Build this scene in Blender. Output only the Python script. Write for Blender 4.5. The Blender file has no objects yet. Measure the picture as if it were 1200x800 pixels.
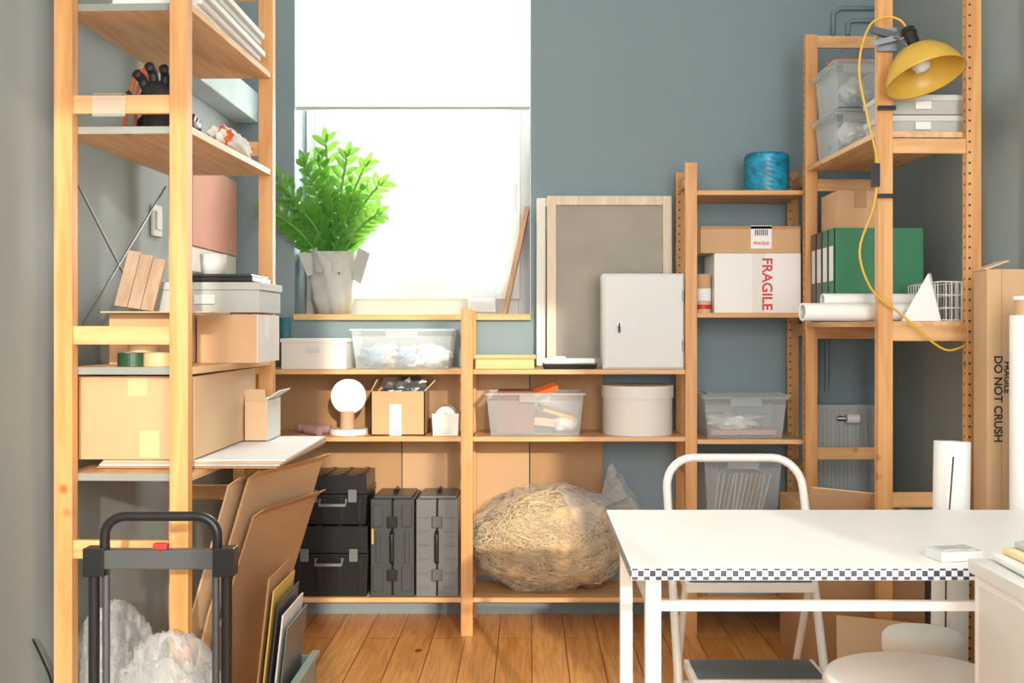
import bpy, bmesh, math, random
from mathutils import Vector, Matrix, noise, Euler
random.seed(7)
scn = bpy.context.scene
scn.view_settings.view_transform = 'Standard'

# ------------------------------------------------------------------ materials
def C(h):
    h = h.lstrip('#')
    r = []
    for i in (0, 2, 4):
        c = int(h[i:i+2], 16) / 255
        r.append(c/12.92 if c <= 0.04045 else ((c+0.055)/1.055)**2.4)
    return (r[0], r[1], r[2], 1)

def newmat(name):
    m = bpy.data.materials.new(name); m.use_nodes = True
    nt = m.node_tree
    return m, nt, nt.nodes['Principled BSDF']

def plain(name, col, rough=0.6, metal=0.0, var=0.06, scale=6, bump=0.0, bscale=40, emit=0):
    m, nt, p = newmat(name)
    c = C(col)
    tc = nt.nodes.new('ShaderNodeTexCoord')
    n = nt.nodes.new('ShaderNodeTexNoise'); n.inputs['Scale'].default_value = scale; n.inputs['Detail'].default_value = 4
    nt.links.new(tc.outputs['Object'], n.inputs['Vector'])
    r = nt.nodes.new('ShaderNodeValToRGB')
    r.color_ramp.elements[0].position = 0.3; r.color_ramp.elements[1].position = 0.7
    r.color_ramp.elements[0].color = tuple(x*(1-var) for x in c[:3]) + (1,)
    r.color_ramp.elements[1].color = tuple(min(1, x*(1+var)) for x in c[:3]) + (1,)
    nt.links.new(n.outputs['Fac'], r.inputs['Fac'])
    nt.links.new(r.outputs['Color'], p.inputs['Base Color'])
    p.inputs['Roughness'].default_value = rough
    p.inputs['Metallic'].default_value = metal
    if bump:
        n2 = nt.nodes.new('ShaderNodeTexNoise'); n2.inputs['Scale'].default_value = bscale
        nt.links.new(tc.outputs['Object'], n2.inputs['Vector'])
        b = nt.nodes.new('ShaderNodeBump'); b.inputs['Strength'].default_value = bump; b.inputs['Distance'].default_value = 0.005
        nt.links.new(n2.outputs['Fac'], b.inputs['Height']); nt.links.new(b.outputs['Normal'], p.inputs['Normal'])
    return m

def wood(name, light, dark, axis, rough=0.5, scale=9):
    m, nt, p = newmat(name)
    tc = nt.nodes.new('ShaderNodeTexCoord')
    mp = nt.nodes.new('ShaderNodeMapping')
    s = [4.0, 4.0, 4.0]; s['xyz'.index(axis)] = 0.28
    mp.inputs['Scale'].default_value = s
    nt.links.new(tc.outputs['Object'], mp.inputs['Vector'])
    n = nt.nodes.new('ShaderNodeTexNoise'); n.inputs['Scale'].default_value = scale
    n.inputs['Detail'].default_value = 5; n.inputs['Distortion'].default_value = 0.8
    nt.links.new(mp.outputs['Vector'], n.inputs['Vector'])
    r = nt.nodes.new('ShaderNodeValToRGB')
    r.color_ramp.elements[0].position = 0.32; r.color_ramp.elements[1].position = 0.66
    r.color_ramp.elements[0].color = C(dark); r.color_ramp.elements[1].color = C(light)
    nt.links.new(n.outputs['Fac'], r.inputs['Fac'])
    v = nt.nodes.new('ShaderNodeTexVoronoi'); v.inputs['Scale'].default_value = 5.5
    nt.links.new(tc.outputs['Object'], v.inputs['Vector'])
    kr = nt.nodes.new('ShaderNodeValToRGB')
    kr.color_ramp.elements[0].position = 0.03; kr.color_ramp.elements[0].color = (0.8, 0.8, 0.8, 1)
    kr.color_ramp.elements[1].position = 0.09; kr.color_ramp.elements[1].color = (0, 0, 0, 1)
    nt.links.new(v.outputs['Distance'], kr.inputs['Fac'])
    mx = nt.nodes.new('ShaderNodeMixRGB'); mx.inputs['Color2'].default_value = C('#96592a')
    nt.links.new(kr.outputs['Color'], mx.inputs['Fac']); nt.links.new(r.outputs['Color'], mx.inputs['Color1'])
    nt.links.new(mx.outputs['Color'], p.inputs['Base Color'])
    p.inputs['Roughness'].default_value = rough
    return m

def clear(name, tint, opacity=0.35, rough=0.2):
    m = bpy.data.materials.new(name); m.use_nodes = True
    nt = m.node_tree; p = nt.nodes['Principled BSDF']; out = nt.nodes['Material Output']
    p.inputs['Base Color'].default_value = C(tint); p.inputs['Roughness'].default_value = rough
    t = nt.nodes.new('ShaderNodeBsdfTransparent'); t.inputs['Color'].default_value = (0.98, 0.985, 0.99, 1)
    lw = nt.nodes.new('ShaderNodeLayerWeight'); lw.inputs['Blend'].default_value = 0.35
    mr = nt.nodes.new('ShaderNodeMapRange')
    mr.inputs['To Min'].default_value = opacity*0.7; mr.inputs['To Max'].default_value = min(1, opacity*2.2)
    nt.links.new(lw.outputs['Facing'], mr.inputs['Value'])
    mx = nt.nodes.new('ShaderNodeMixShader')
    nt.links.new(mr.outputs['Result'], mx.inputs['Fac'])
    nt.links.new(t.outputs[0], mx.inputs[1]); nt.links.new(p.outputs[0], mx.inputs[2])
    nt.links.new(mx.outputs[0], out.inputs['Surface'])
    return m

def planks():
    m, nt, p = newmat('floor_pine_boards')
    tc = nt.nodes.new('ShaderNodeTexCoord')
    sp = nt.nodes.new('ShaderNodeSeparateXYZ'); cb = nt.nodes.new('ShaderNodeCombineXYZ')
    nt.links.new(tc.outputs['Object'], sp.inputs[0])
    nt.links.new(sp.outputs['Y'], cb.inputs['X']); nt.links.new(sp.outputs['X'], cb.inputs['Y'])
    b = nt.nodes.new('ShaderNodeTexBrick')
    b.inputs['Scale'].default_value = 1.0; b.inputs['Brick Width'].default_value = 3.3
    b.inputs['Row Height'].default_value = 0.125; b.inputs['Mortar Size'].default_value = 0.0018
    b.inputs['Color1'].default_value = C('#f2ba74'); b.inputs['Color2'].default_value = C('#e2a55c')
    b.inputs['Mortar'].default_value = C('#6e4420'); b.offset = 0.37
    nt.links.new(cb.outputs[0], b.inputs['Vector'])
    mp = nt.nodes.new('ShaderNodeMapping'); mp.inputs['Scale'].default_value = (22, 1.3, 1)
    nt.links.new(tc.outputs['Object'], mp.inputs['Vector'])
    n = nt.nodes.new('ShaderNodeTexNoise'); n.inputs['Scale'].default_value = 2.5; n.inputs['Detail'].default_value = 6; n.inputs['Distortion'].default_value = 1.2
    nt.links.new(mp.outputs['Vector'], n.inputs['Vector'])
    r = nt.nodes.new('ShaderNodeValToRGB')
    r.color_ramp.elements[0].position = 0.3; r.color_ramp.elements[0].color = C('#cc9052')
    r.color_ramp.elements[1].position = 0.62; r.color_ramp.elements[1].color = C('#ffffff')
    nt.links.new(n.outputs['Fac'], r.inputs['Fac'])
    mx = nt.nodes.new('ShaderNodeMixRGB'); mx.blend_type = 'MULTIPLY'; mx.inputs['Fac'].default_value = 0.6
    nt.links.new(b.outputs['Color'], mx.inputs['Color1']); nt.links.new(r.outputs['Color'], mx.inputs['Color2'])
    v = nt.nodes.new('ShaderNodeTexVoronoi'); v.inputs['Scale'].default_value = 4.2
    mp2 = nt.nodes.new('ShaderNodeMapping'); mp2.inputs['Scale'].default_value = (1.3, 0.8, 1)
    nt.links.new(tc.outputs['Object'], mp2.inputs['Vector']); nt.links.new(mp2.outputs['Vector'], v.inputs['Vector'])
    kr = nt.nodes.new('ShaderNodeValToRGB')
    kr.color_ramp.elements[0].position = 0.05; kr.color_ramp.elements[0].color = (1, 1, 1, 1)
    kr.color_ramp.elements[1].position = 0.10; kr.color_ramp.elements[1].color = (0, 0, 0, 1)
    nt.links.new(v.outputs['Distance'], kr.inputs['Fac'])
    mk = nt.nodes.new('ShaderNodeMixRGB'); mk.inputs['Color2'].default_value = C('#7c4519')
    nt.links.new(kr.outputs['Color'], mk.inputs['Fac']); nt.links.new(mx.outputs['Color'], mk.inputs['Color1'])
    nt.links.new(mk.outputs['Color'], p.inputs['Base Color'])
    p.inputs['Roughness'].default_value = 0.34
    return m

def checker():
    m, nt, p = newmat('table_edge_pattern')
    tc = nt.nodes.new('ShaderNodeTexCoord')
    mp = nt.nodes.new('ShaderNodeMapping'); mp.inputs['Location'].default_value = (0.003, 0.0047, 0.0002)
    nt.links.new(tc.outputs['Object'], mp.inputs['Vector'])
    ch = nt.nodes.new('ShaderNodeTexChecker'); ch.inputs['Scale'].default_value = 1/0.0105
    ch.inputs['Color1'].default_value = C('#3a3e50'); ch.inputs['Color2'].default_value = C('#dcdde2')
    nt.links.new(mp.outputs['Vector'], ch.inputs['Vector'])
    nt.links.new(ch.outputs['Color'], p.inputs['Base Color']); p.inputs['Roughness'].default_value = 0.4
    return m

def translucent(name, col, fac=0.6, rough=0.8, tcol=None):
    m = bpy.data.materials.new(name); m.use_nodes = True
    nt = m.node_tree; p = nt.nodes['Principled BSDF']; out = nt.nodes['Material Output']
    p.inputs['Base Color'].default_value = C(col); p.inputs['Roughness'].default_value = rough
    t = nt.nodes.new('ShaderNodeBsdfTranslucent'); t.inputs['Color'].default_value = C(tcol or col)
    mx = nt.nodes.new('ShaderNodeMixShader'); mx.inputs['Fac'].default_value = fac
    nt.links.new(p.outputs[0], mx.inputs[1]); nt.links.new(t.outputs[0], mx.inputs[2]); nt.links.new(mx.outputs[0], out.inputs['Surface'])
    return m

WALL = plain('wall_blue_grey_paint', '#83969d', 0.75, var=0.03, scale=2, bump=0.05, bscale=120)
WALLS = plain('wall_grey_paint', '#99a3a3', 0.75, var=0.03, scale=2, bump=0.05, bscale=120)
CEIL = plain('ceiling_white', '#e6e6e2', 0.9)
FLOOR = planks()
WX = wood('pine_grain_x', '#e5b680', '#cf985f', 'x'); WY = wood('pine_grain_y', '#ecc697', '#d8a46e', 'y'); WZ = wood('pine_grain_z', '#e0ab70', '#cb9056', 'z')
LIGHTWOOD = wood('light_frame_wood', '#e3d2bc', '#d3c0a4', 'z')
PALEWOOD = wood('pale_plywood', '#e2bf86', '#cfa668', 'x')
GREYWOOD = wood('greyed_wood_boards', '#b99f88', '#a58a72', 'z')
KRAFT = plain('kraft_cardboard', '#cba67e', 0.85, var=0.07, scale=4)
KRAFT2 = plain('kraft_cardboard_dark', '#b58e66', 0.85, var=0.07, scale=4)
KRAFT3 = plain('kraft_cardboard_pale', '#dcbb96', 0.85, var=0.05, scale=4)
WHITE = plain('white_lacquer', '#f1f0ed', 0.4, var=0.01)
OFFW = plain('off_white_card', '#e6e4de', 0.75, var=0.03)
PAPER = plain('white_paper', '#f0f0ee', 0.85, var=0.02)
METALW = plain('grey_white_metal', '#d5d7d5', 0.4, var=0.02)
GREY = plain('mid_grey_plastic', '#6d6f70', 0.38)
LGREY = plain('light_grey_box', '#b8bab5', 0.6)
SEDGE = plain('shelf_end_edge', '#8f948f', 0.6)
DGREY = plain('dark_grey_plastic', '#3f4245', 0.35, bump=0.08)
BLACK = plain('black_plastic', '#1e2023', 0.3)
BLACKM = plain('black_rubber', '#25272a', 0.6)
STEEL = plain('brushed_steel', '#9a9da0', 0.35, metal=0.9)
SGREY = plain('steel_grey_bracket', '#5b5e61', 0.45, metal=0.5)
RED = plain('red_print', '#c8322b', 0.5)
GREEN = plain('green_binder_board', '#35805b', 0.55)
DGREEN = plain('dark_green_tape', '#1f4a34', 0.4)
TAPEB = plain('beige_masking_tape', '#d5b98a', 0.6)
TEAL = plain('teal_twine', '#1f8fb0', 0.35, var=0.5, scale=30)
TEALD = plain('teal_cup', '#2e6f80', 0.4)
PINK = plain('dusty_rose_board', '#dba490', 0.85, var=0.04)
ROSE = plain('rose_paper', '#c49a9c', 0.7)
BEIGE = plain('beige_clay', '#c5a284', 0.7)
CANVAS = plain('canvas_back', '#a8a298', 0.9, bump=0.3, bscale=400)
AMBER = translucent('amber_reflector', '#e9c253', 0.25, 0.3, '#efc95e')
YCABLE = plain('yellow_cable', '#dfb02c', 0.4)
ORANGE = plain('orange_strap', '#d8682a', 0.6)
LEAF = translucent('zz_leaf_green', '#4f9038', 0.2, 0.22, '#86b83f')
STEM = plain('plant_stem', '#6d9c48', 0.5)
SOIL = plain('potting_soil', '#3a2a1c', 0.95)
WRAP = plain('grey_wrap_paper', '#bcc0bd', 0.7, var=0.05)
FOIL = plain('crumpled_foil', '#9aa0a2', 0.3, metal=0.7)
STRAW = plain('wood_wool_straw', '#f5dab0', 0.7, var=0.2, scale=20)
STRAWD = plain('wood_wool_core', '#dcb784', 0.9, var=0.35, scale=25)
CLEAR = clear('clear_bin_plastic', '#e6edef', 0.28)
CLEAR2 = clear('clear_bag_film', '#ffffff', 0.08, 0.1)
BAGW = clear('milky_bag_film', '#eef1f1', 0.24, 0.18)
GLASS = clear('window_pane_glass', '#ffffff', 0.04, 0.02)
BLUEST = plain('blue_stuff', '#8fabc0', 0.7, var=0.3, scale=20)
PEACH = plain('peach_stuff', '#e3bb95', 0.7, var=0.2, scale=20)
MAROON = plain('brown_red_box', '#84503f', 0.7)
YELLOWP = plain('yellow_pad', '#d8b45c', 0.7)
TREAD = plain('step_tread_grey', '#5f6468', 0.7)
BLIND = translucent('roller_blind_fabric', '#f6f7f0')
EDGE = checker()
RADI = plain('radiator_enamel', '#b0b6b4', 0.45)

# ------------------------------------------------------------------ mesh builder
class B:
    def __init__(s, name):
        s.name = name; s.bm = bmesh.new(); s.mats = []
    def _m(s, mat):
        if mat not in s.mats: s.mats.append(mat)
        return s.mats.index(mat)
    def geo(s, vs, fs, mat, smooth=False, M=None):
        i = s._m(mat)
        bv = [s.bm.verts.new((M @ Vector(v)) if M else v) for v in vs]
        for f in fs:
            try:
                fc = s.bm.faces.new([bv[k] for k in f]); fc.material_index = i; fc.smooth = smooth
            except ValueError: pass
        return s
    def box(s, x0, x1, y0, y1, z0, z1, mat, M=None):
        vs = [(x, y, z) for z in (z0, z1) for y in (y0, y1) for x in (x0, x1)]
        return s.geo(vs, [(0,2,3,1),(4,5,7,6),(0,1,5,4),(2,6,7,3),(0,4,6,2),(1,3,7,5)], mat, M=M)
    def obox(s, c, size, rot, mat):
        M = Matrix.Translation(c) @ Euler(rot).to_matrix().to_4x4()
        a, b, d = size[0]/2, size[1]/2, size[2]/2
        return s.box(-a, a, -b, b, -d, d, mat, M)
    def frus(s, x0, x1, y0, y1, z0, z1, t, mat, top=True, bottom=True):
        vs = [(x0+t,y0+t,z0),(x1-t,y0+t,z0),(x1-t,y1-t,z0),(x0+t,y1-t,z0),(x0,y0,z1),(x1,y0,z1),(x1,y1,z1),(x0,y1,z1)]
        fs = [(0,1,5,4),(1,2,6,5),(2,3,7,6),(3,0,4,7)]
        if top: fs.append((4,5,6,7))
        if bottom: fs.append((3,2,1,0))
        return s.geo(vs, fs, mat)
    def cyl(s, p0, p1, r, mat, r1=None, seg=24, cap=True):
        p0 = Vector(p0); p1 = Vector(p1); r1 = r if r1 is None else r1
        q = (p1-p0).normalized().to_track_quat('Z', 'Y')
        vs = []
        for p, rr in ((p0, r), (p1, r1)):
            for k in range(seg):
                a = 2*math.pi*k/seg
                vs.append(p + q @ Vector((math.cos(a)*rr, math.sin(a)*rr, 0)))
        s.geo(vs, [(k, (k+1)%seg, seg+(k+1)%seg, seg+k) for k in range(seg)], mat, True)
        if cap:
            s.geo(vs[:seg], [tuple(reversed(range(seg)))], mat); s.geo(vs[seg:], [tuple(range(seg))], mat)
        return s
    def lathe(s, prof, mat, origin=(0,0,0), axis=(0,0,1), seg=40, smooth=True, wob=None):
        q = Vector(axis).normalized().to_track_quat('Z', 'Y'); o = Vector(origin)
        vs = []; n = len(prof)
        for j, (r, z) in enumerate(prof):
            for k in range(seg):
                a = 2*math.pi*k/seg
                rr = r + (wob(a, j) if wob else 0)
                vs.append(o + q @ Vector((math.cos(a)*rr, math.sin(a)*rr, z)))
        fs = [(j*seg+k, j*seg+(k+1)%seg, (j+1)*seg+(k+1)%seg, (j+1)*seg+k) for j in range(n-1) for k in range(seg)]
        return s.geo(vs, fs, mat, smooth)
    def tube(s, pts, r, mat, seg=10, sm=5, closed=False):
        pts = [Vector(p) for p in pts]
        if sm > 1 and len(pts) > 2:
            out = []; n = len(pts); rng = n if closed else n-1
            for i in range(rng):
                p0 = pts[(i-1) % n] if (closed or i > 0) else pts[0]
                p1 = pts[i]; p2 = pts[(i+1) % n]
                p3 = pts[(i+2) % n] if (closed or i+2 < n) else pts[-1]
                for k in range(sm):
                    t = k/sm
                    out.append(0.5*((2*p1)+(-p0+p2)*t+(2*p0-5*p1+4*p2-p3)*t*t+(-p0+3*p1-3*p2+p3)*t**3))
            if not closed: out.append(pts[-1])
            pts = out
        n = len(pts); vs = []; nrm = None
        for i, p in enumerate(pts):
            if closed: d = pts[(i+1) % n]-pts[i-1]
            else: d = pts[min(i+1, n-1)]-pts[max(i-1, 0)]
            if d.length < 1e-9: d = Vector((0, 0, 1))
            d.normalize()
            if nrm is None: nrm = d.orthogonal().normalized()
            nrm = (nrm - d*nrm.dot(d))
            nrm = nrm.normalized() if nrm.length > 1e-6 else d.orthogonal().normalized()
            b = d.cross(nrm)
            for k in range(seg):
                a = 2*math.pi*k/seg
                vs.append(p + (nrm*math.cos(a)+b*math.sin(a))*r)
        fs = [(i*seg+k, i*seg+(k+1)%seg, (i+1)*seg+(k+1)%seg, (i+1)*seg+k) for i in range(n-1) for k in range(seg)]
        if closed: fs += [((n-1)*seg+k, (n-1)*seg+(k+1)%seg, (k+1)%seg, k) for k in range(seg)]
        else: fs += [tuple(reversed(range(seg))), tuple(range((n-1)*seg, n*seg))]
        return s.geo(vs, fs, mat, True)
    def blob(s, c, rad, mat, amp=0.15, freq=3, sub=4, seed=0, zmin=None, smooth=True, ridged=False, octv=4):
        t = bmesh.new(); bmesh.ops.create_icosphere(t, subdivisions=sub, radius=1)
        t.verts.ensure_lookup_table(); vs = []
        for v in t.verts:
            d = v.co.normalized()
            nn = noise.fractal(d*freq+Vector((seed*3.1, seed*1.7, seed)), 0.8, 2.1, octv)
            if ridged: nn = 0.35-abs(nn)*1.6
            k = 1 + amp*nn
            p = Vector((c[0]+d.x*rad[0]*k, c[1]+d.y*rad[1]*k, c[2]+d.z*rad[2]*k))
            if zmin is not None and p.z < zmin: p.z = zmin
            vs.append(p)
        fs = [tuple(v.index for v in f.verts) for f in t.faces]; t.free()
        return s.geo(vs, fs, mat, smooth)
    def done(s, bevel=0, rotz=0, pivot=None):
        bm = s.bm
        if rotz:
            bmesh.ops.rotate(bm, cent=Vector(pivot), matrix=Matrix.Rotation(rotz, 3, 'Z'), verts=bm.verts)
        bmesh.ops.recalc_face_normals(bm, faces=bm.faces)
        xs = [v.co.x for v in bm.verts]; ys = [v.co.y for v in bm.verts]; zs = [v.co.z for v in bm.verts]
        o = Vector(((min(xs)+max(xs))/2, (min(ys)+max(ys))/2, min(zs)))
        bmesh.ops.translate(bm, vec=-o, verts=bm.verts)
        me = bpy.data.meshes.new(s.name); bm.to_mesh(me); bm.free()
        for m in s.mats: me.materials.append(m)
        ob = bpy.data.objects.new(s.name, me); ob.location = o
        scn.collection.objects.link(ob)
        if bevel:
            md = ob.modifiers.new('bevel', 'BEVEL'); md.width = bevel; md.segments = 2; md.limit_method = 'ANGLE'; md.angle_limit = math.radians(50)
        return ob

def txt(parent, name, body, size, loc, ang, mat, facing='front'):
    cu = bpy.data.curves.new(name, 'FONT'); cu.body = body; cu.size = size; cu.extrude = 0.0003; cu.offset = size*0.02
    cu.align_x = 'CENTER'; cu.align_y = 'CENTER'; cu.materials.append(mat)
    ob = bpy.data.objects.new(name, cu); scn.collection.objects.link(ob)
    R = Matrix.Rotation(math.pi/2, 4, 'X')
    ob.parent = parent
    ob.matrix_parent_inverse = Matrix.Translation(parent.location).inverted()
    ob.matrix_basis = Matrix.Translation(loc) @ R @ Matrix.Rotation(ang, 4, 'Z')
    return ob

# ------------------------------------------------------------------ room shell
XL, XR, YB, YF, ZC = -1.2, 1.47, 4.47, -0.6, 2.95
B('floor').box(XL-0.1, XR+0.1, YF-0.1, YB+0.3, -0.1, 0, FLOOR).done()
B('ceiling').box(XL-0.1, XR+0.1, YF-0.1, YB+0.3, ZC, ZC+0.1, CEIL).done()
B('wall_left').box(XL-0.1, XL, YF, YB, 0, ZC, WALLS).done()
B('wall_right').box(XR, XR+0.1, YF, YB, 0, ZC, WALLS).done()
wx0, wx1, wz0, wz1 = -0.96, 0.007, 1.2, 2.75
w = B('wall_back')
w.box(XL-0.1, wx0, YB, YB+0.3, 0, ZC, WALL); w.box(wx1, XR+0.1, YB, YB+0.3, 0, ZC, WALL)
w.box(wx0, wx1, YB, YB+0.3, 0, wz0, WALL); w.box(wx0, wx1, YB, YB+0.3, wz1, ZC, WALL)
w.done()
# unseen wall behind the camera; two windows made up to shape the sun patches
w = B('wall_front')
FO = ((-0.95, 0.05), (0.35, 1.38)); fz0, fz1 = 0.85, 2.6
w.box(XL-0.1, FO[0][0], YF-0.1, YF, 0, ZC, OFFW); w.box(FO[0][1], FO[1][0], YF-0.1, YF, 0, ZC, OFFW); w.box(FO[1][1], XR+0.1, YF-0.1, YF, 0, ZC, OFFW)
for a, c2 in FO: w.box(a, c2, YF-0.1, YF, 0, fz0, OFFW); w.box(a, c2, YF-0.1, YF, fz1, ZC, OFFW)
w.done()
def ring(b, x0, x1, z0, z1, y0, y1, t, mat, tb=None):
    tb = t if tb is None else tb
    b.box(x0, x0+t, y0, y1, z0, z1, mat); b.box(x1-t, x1, y0, y1, z0, z1, mat)
    b.box(x0+t, x1-t, y0, y1, z0, z0+tb, mat); b.box(x0+t, x1-t, y0, y1, z1-t, z1, mat)
w = B('window_1')
ring(w, wx0+0.002, wx1-0.002, 1.226, wz1-0.002, 4.70, 4.76, 0.05, WHITE, 0.07)
ring(w, wx0+0.045, wx1-0.045, 1.29, wz1-0.045, 4.675, 4.735, 0.06, WHITE, 0.085)
w.box(wx0+0.1, wx1-0.1, 4.70, 4.706, 1.37, wz1-0.1, GLASS)
w.box(wx1-0.075, wx1-0.06, 4.655, 4.675, 1.75, 1.78, METALW); w.box(wx1-0.075, wx1-0.06, 4.64, 4.655, 1.66, 1.78, METALW)
w.done(0.004)
for i, (a, c2) in enumerate(FO):
    w = B('window_%d' % (i+2)); ring(w, a+0.001, c2-0.001, fz0+0.001, fz1-0.001, YF-0.09, YF-0.04, 0.04, WHITE)  # unseen frame and centre bar, added to break up the sunlight
    xm = (a+c2)/2; w.box(xm-0.025, xm+0.025, YF-0.085, YF-0.045, fz0+0.041, fz1-0.041, WHITE); w.done()
B('window_sill_board').box(wx0, wx1, 4.44, 4.699, 1.2, 1.225, PALEWOOD).done(0.003)
b = B('roller_blind')
b.box(wx0+0.006, wx1-0.006, 4.485, 4.488, 2.075, 2.7, BLIND)
b.box(wx0+0.004, wx1-0.004, 4.479, 4.494, 2.062, 2.076, LGREY)
b.cyl((wx0+0.006, 4.50, 2.715), (wx1-0.006, 4.50, 2.715), 0.025, METALW)
b.done()
B('wall_duct').box(XL+0.001, XL+0.10, 3.6, 4.44, 2.0, 2.12, plain('duct_paint', '#b6c6cb', 0.7)).done(0.004)
b = B('pinned_poster'); b.box(XL+0.001, XL+0.012, 3.86, 4.44, 1.46, 1.76, PINK); b.box(XL+0.001, XL+0.009, 3.86, 4.44, 1.37, 1.455, OFFW); b.done()
b = B('light_switch'); b.box(XL+0.001, XL+0.012, 3.46, 3.54, 1.46, 1.56, METALW); b.box(XL+0.012, XL+0.018, 3.475, 3.525, 1.48, 1.54, METALW); b.done(0.003)

# ------------------------------------------------------------------ pine shelving
HX, HY = 0.0225, 0.016
def frame(b, p1, p2, h, rungs):
    for p in (p1, p2):
        b.box(p[0]-HX, p[0]+HX, p[1]-HY, p[1]+HY, 0, h, WZ)
    for z in rungs:
        if abs(p1[0]-p2[0]) > abs(p1[1]-p2[1]):
            a, c = sorted((p1[0], p2[0]))
            b.box(a+HX*0.98, c-HX*0.98, p1[1]-0.008, p1[1]+0.008, z-0.0225, z+0.0225, WX)
        else:
            a, c = sorted((p1[1], p2[1]))
            b.box(p1[0]-0.008, p1[0]+0.008, a+HY*0.98, c-HY*0.98, z-0.0225, z+0.0225, WY)
def holes_x(b, x, y, z0, z1):
    z = z0
    while z < z1:
        b.cyl((x-0.0005, y, z), (x+0.001, y, z), 0.004, BLACKM, seg=6); z += 0.032
def holes_y(b, x, y, z0, z1):
    z = z0
    while z < z1:
        b.cyl((x, y-0.0005, z), (x, y+0.001, z), 0.004, BLACKM, seg=6); z += 0.032

b = B('pine_shelving_unit')
f, k = 4.157, 4.424
for x, h in ((-1.10, 1.24), (-0.236, 1.24), (0.615, 1.795), (1.066, 1.795)):
    frame(b, (x, f), (x, k), h, [0.08, 0.62, 1.16] + ([1.74] if h > 1.5 else []))
def shelf(b, x0, x1, y0, y1, top, m, n=1, t=0.018):
    b.box(x0, x1, y0, y1, top-t, top, m)
for x0, x1 in ((-1.077, -0.259), (-0.213, 0.592)):
    for z in (1.01, 0.755, 0.145): 
        shelf(b, x0, x1, 4.143, 4.438, z, WX)
for z in (1.69, 1.225, 0.745, 0.145):
    shelf(b, 0.638, 1.043, 4.143, 4.438, z, WX)
holes_x(b, 0.615-HX, 4.424, 1.05, 1.77); holes_x(b, 0.615-HX, 4.424, 0.2, 0.72)
holes_x(b, 1.066-HX, 4.424, 0.2, 1.77); holes_x(b, 0.615-HX, 4.157, 0.2, 1.0); holes_x(b, -0.236-HX, 4.157, .2, 1.2)
holes_y(b, 0.615-0.008, 4.424-HY, 1.1, 1.77); holes_y(b, 1.066-0.012, 4.424-HY, .2, 1.77)
b.done(0.0015)

b = B('kraft_backing_panel')
b.box(-1.06, -0.52, 4.444, 4.450, 0.16, 0.985, KRAFT2); b.box(-0.515, 0.0, 4.446, 4.452, 0.16, 0.985, KRAFT)
b.box(0.005, 0.30, 4.444, 4.450, 0.20, 0.985, KRAFT2); b.done()

b = B('pine_shelving_unit')
frame(b, (-0.85, 2.667), (-1.135, 2.667), 2.26, [0.08, 0.626, 1.149, 1.712, 2.22])
frame(b, (-0.85, 3.44), (-1.135, 3.44), 2.26, [0.08, 0.65, 1.149, 1.73, 2.22])
for z in (0.808, 1.07, 1.663, 1.966): 
    b.box(-1.155, -0.832, 2.688, 3.42, z-0.018, z, WY)
    b.box(-1.153, -0.834, 2.6865, 2.688, z-0.018, z, SEDGE)
for z0, z1 in ((1.61, 1.08), (1.08, 1.61)):
    b.cyl((-1.166, 2.70, z0), (-1.166, 3.42, z1), 0.003, STEEL, seg=8)
holes_x(b, -0.85-HX, 2.667, .1, 2.2)
b.done(0.0015, rotz=-0.032, pivot=(-0.85, 2.667, 0))

b = B('pine_shelving_unit')
frame(b, (1.078, 3.32), (1.35, 3.32), 2.26, [0.10, 0.645, 1.15, 1.72, 2.2])
frame(b, (1.078, 4.08), (1.35, 4.08), 2.26, [0.10, 0.70, 1.15, 1.70, 2.235])
for z in (1.768, 1.188):
    b.box(1.06, 1.368, 3.337, 4.063, z-0.018, z, WY)
holes_y(b, 1.35-0.014, 3.304, 0.1, 2.25); holes_x(b, 1.35-HX, 3.32, 0.1, 2.25); holes_x(b, 1.078-HX, 4.08, .1, 2.2)
b.done(0.0015, rotz=0.036, pivot=(1.078, 3.32, 0))

# ------------------------------------------------------------------ box helpers
def carton(name, x0, x1, y0, y1, z0, z1, mat, tape=OFFW, tape_x=None, lid=0):
    b = B(name); b.box(x0, x1, y0, y1, z0, z1, mat)
    if lid:
        e = 0.004
        b.box(x0-e, x1+e, y0-e, y1+e, z1-lid, z1+0.002, mat)
    xm = (x0+x1)/2
    if tape:
        if tape_x is None: tape_x = xm
        b.box(tape_x-0.022, tape_x+0.022, y0-0.0008, y1+0.0008, z1, z1+0.0008, tape)
        b.box(tape_x-0.022, tape_x+0.022, y0-0.0012, y0-0.0002, z1-0.06, z1+0.0008, tape)
        b.box(tape_x-0.0008, tape_x+0.0008, y0, y1, z1+0.0008, z1+0.0014, KRAFT2)
    return b

def rim_bin(b, x0, x1, y0, y1, z0, z1, mat=CLEAR, t=0.015, lid=None):
    b.frus(x0+0.008, x1-0.008, y0+0.008, y1-0.008, z0, z1-0.004, t, mat, top=False)
    zz = z1-0.008
    b.box(x0, x1, y0, y0+0.012, zz, z1, mat); b.box(x0, x1, y1-0.012, y1, zz, z1, mat)
    b.box(x0, x0+0.012, y0+0.012, y1-0.012, zz, z1, mat); b.box(x1-0.012, x1, y0+0.012, y1-0.012, zz, z1, mat)
    xm = (x0+x1)/2
    b.box(xm-0.06, xm+0.06, y0-0.004, y0+0.01, z1-0.035, z1-0.008, mat)
    b.frus(x0+0.011, x1-0.011, y0+0.011, y1-0.011, z0+0.003, z1-0.03, t, mat, top=False)
    if lid:
        b.box(x0-0.004, x1+0.004, y0-0.004, y1+0.004, z1, z1+0.010, lid)
        b.box(x0+0.02, x1-0.02, y0+0.02, y1-0.02, z1+0.010, z1+0.016, lid)

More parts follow.
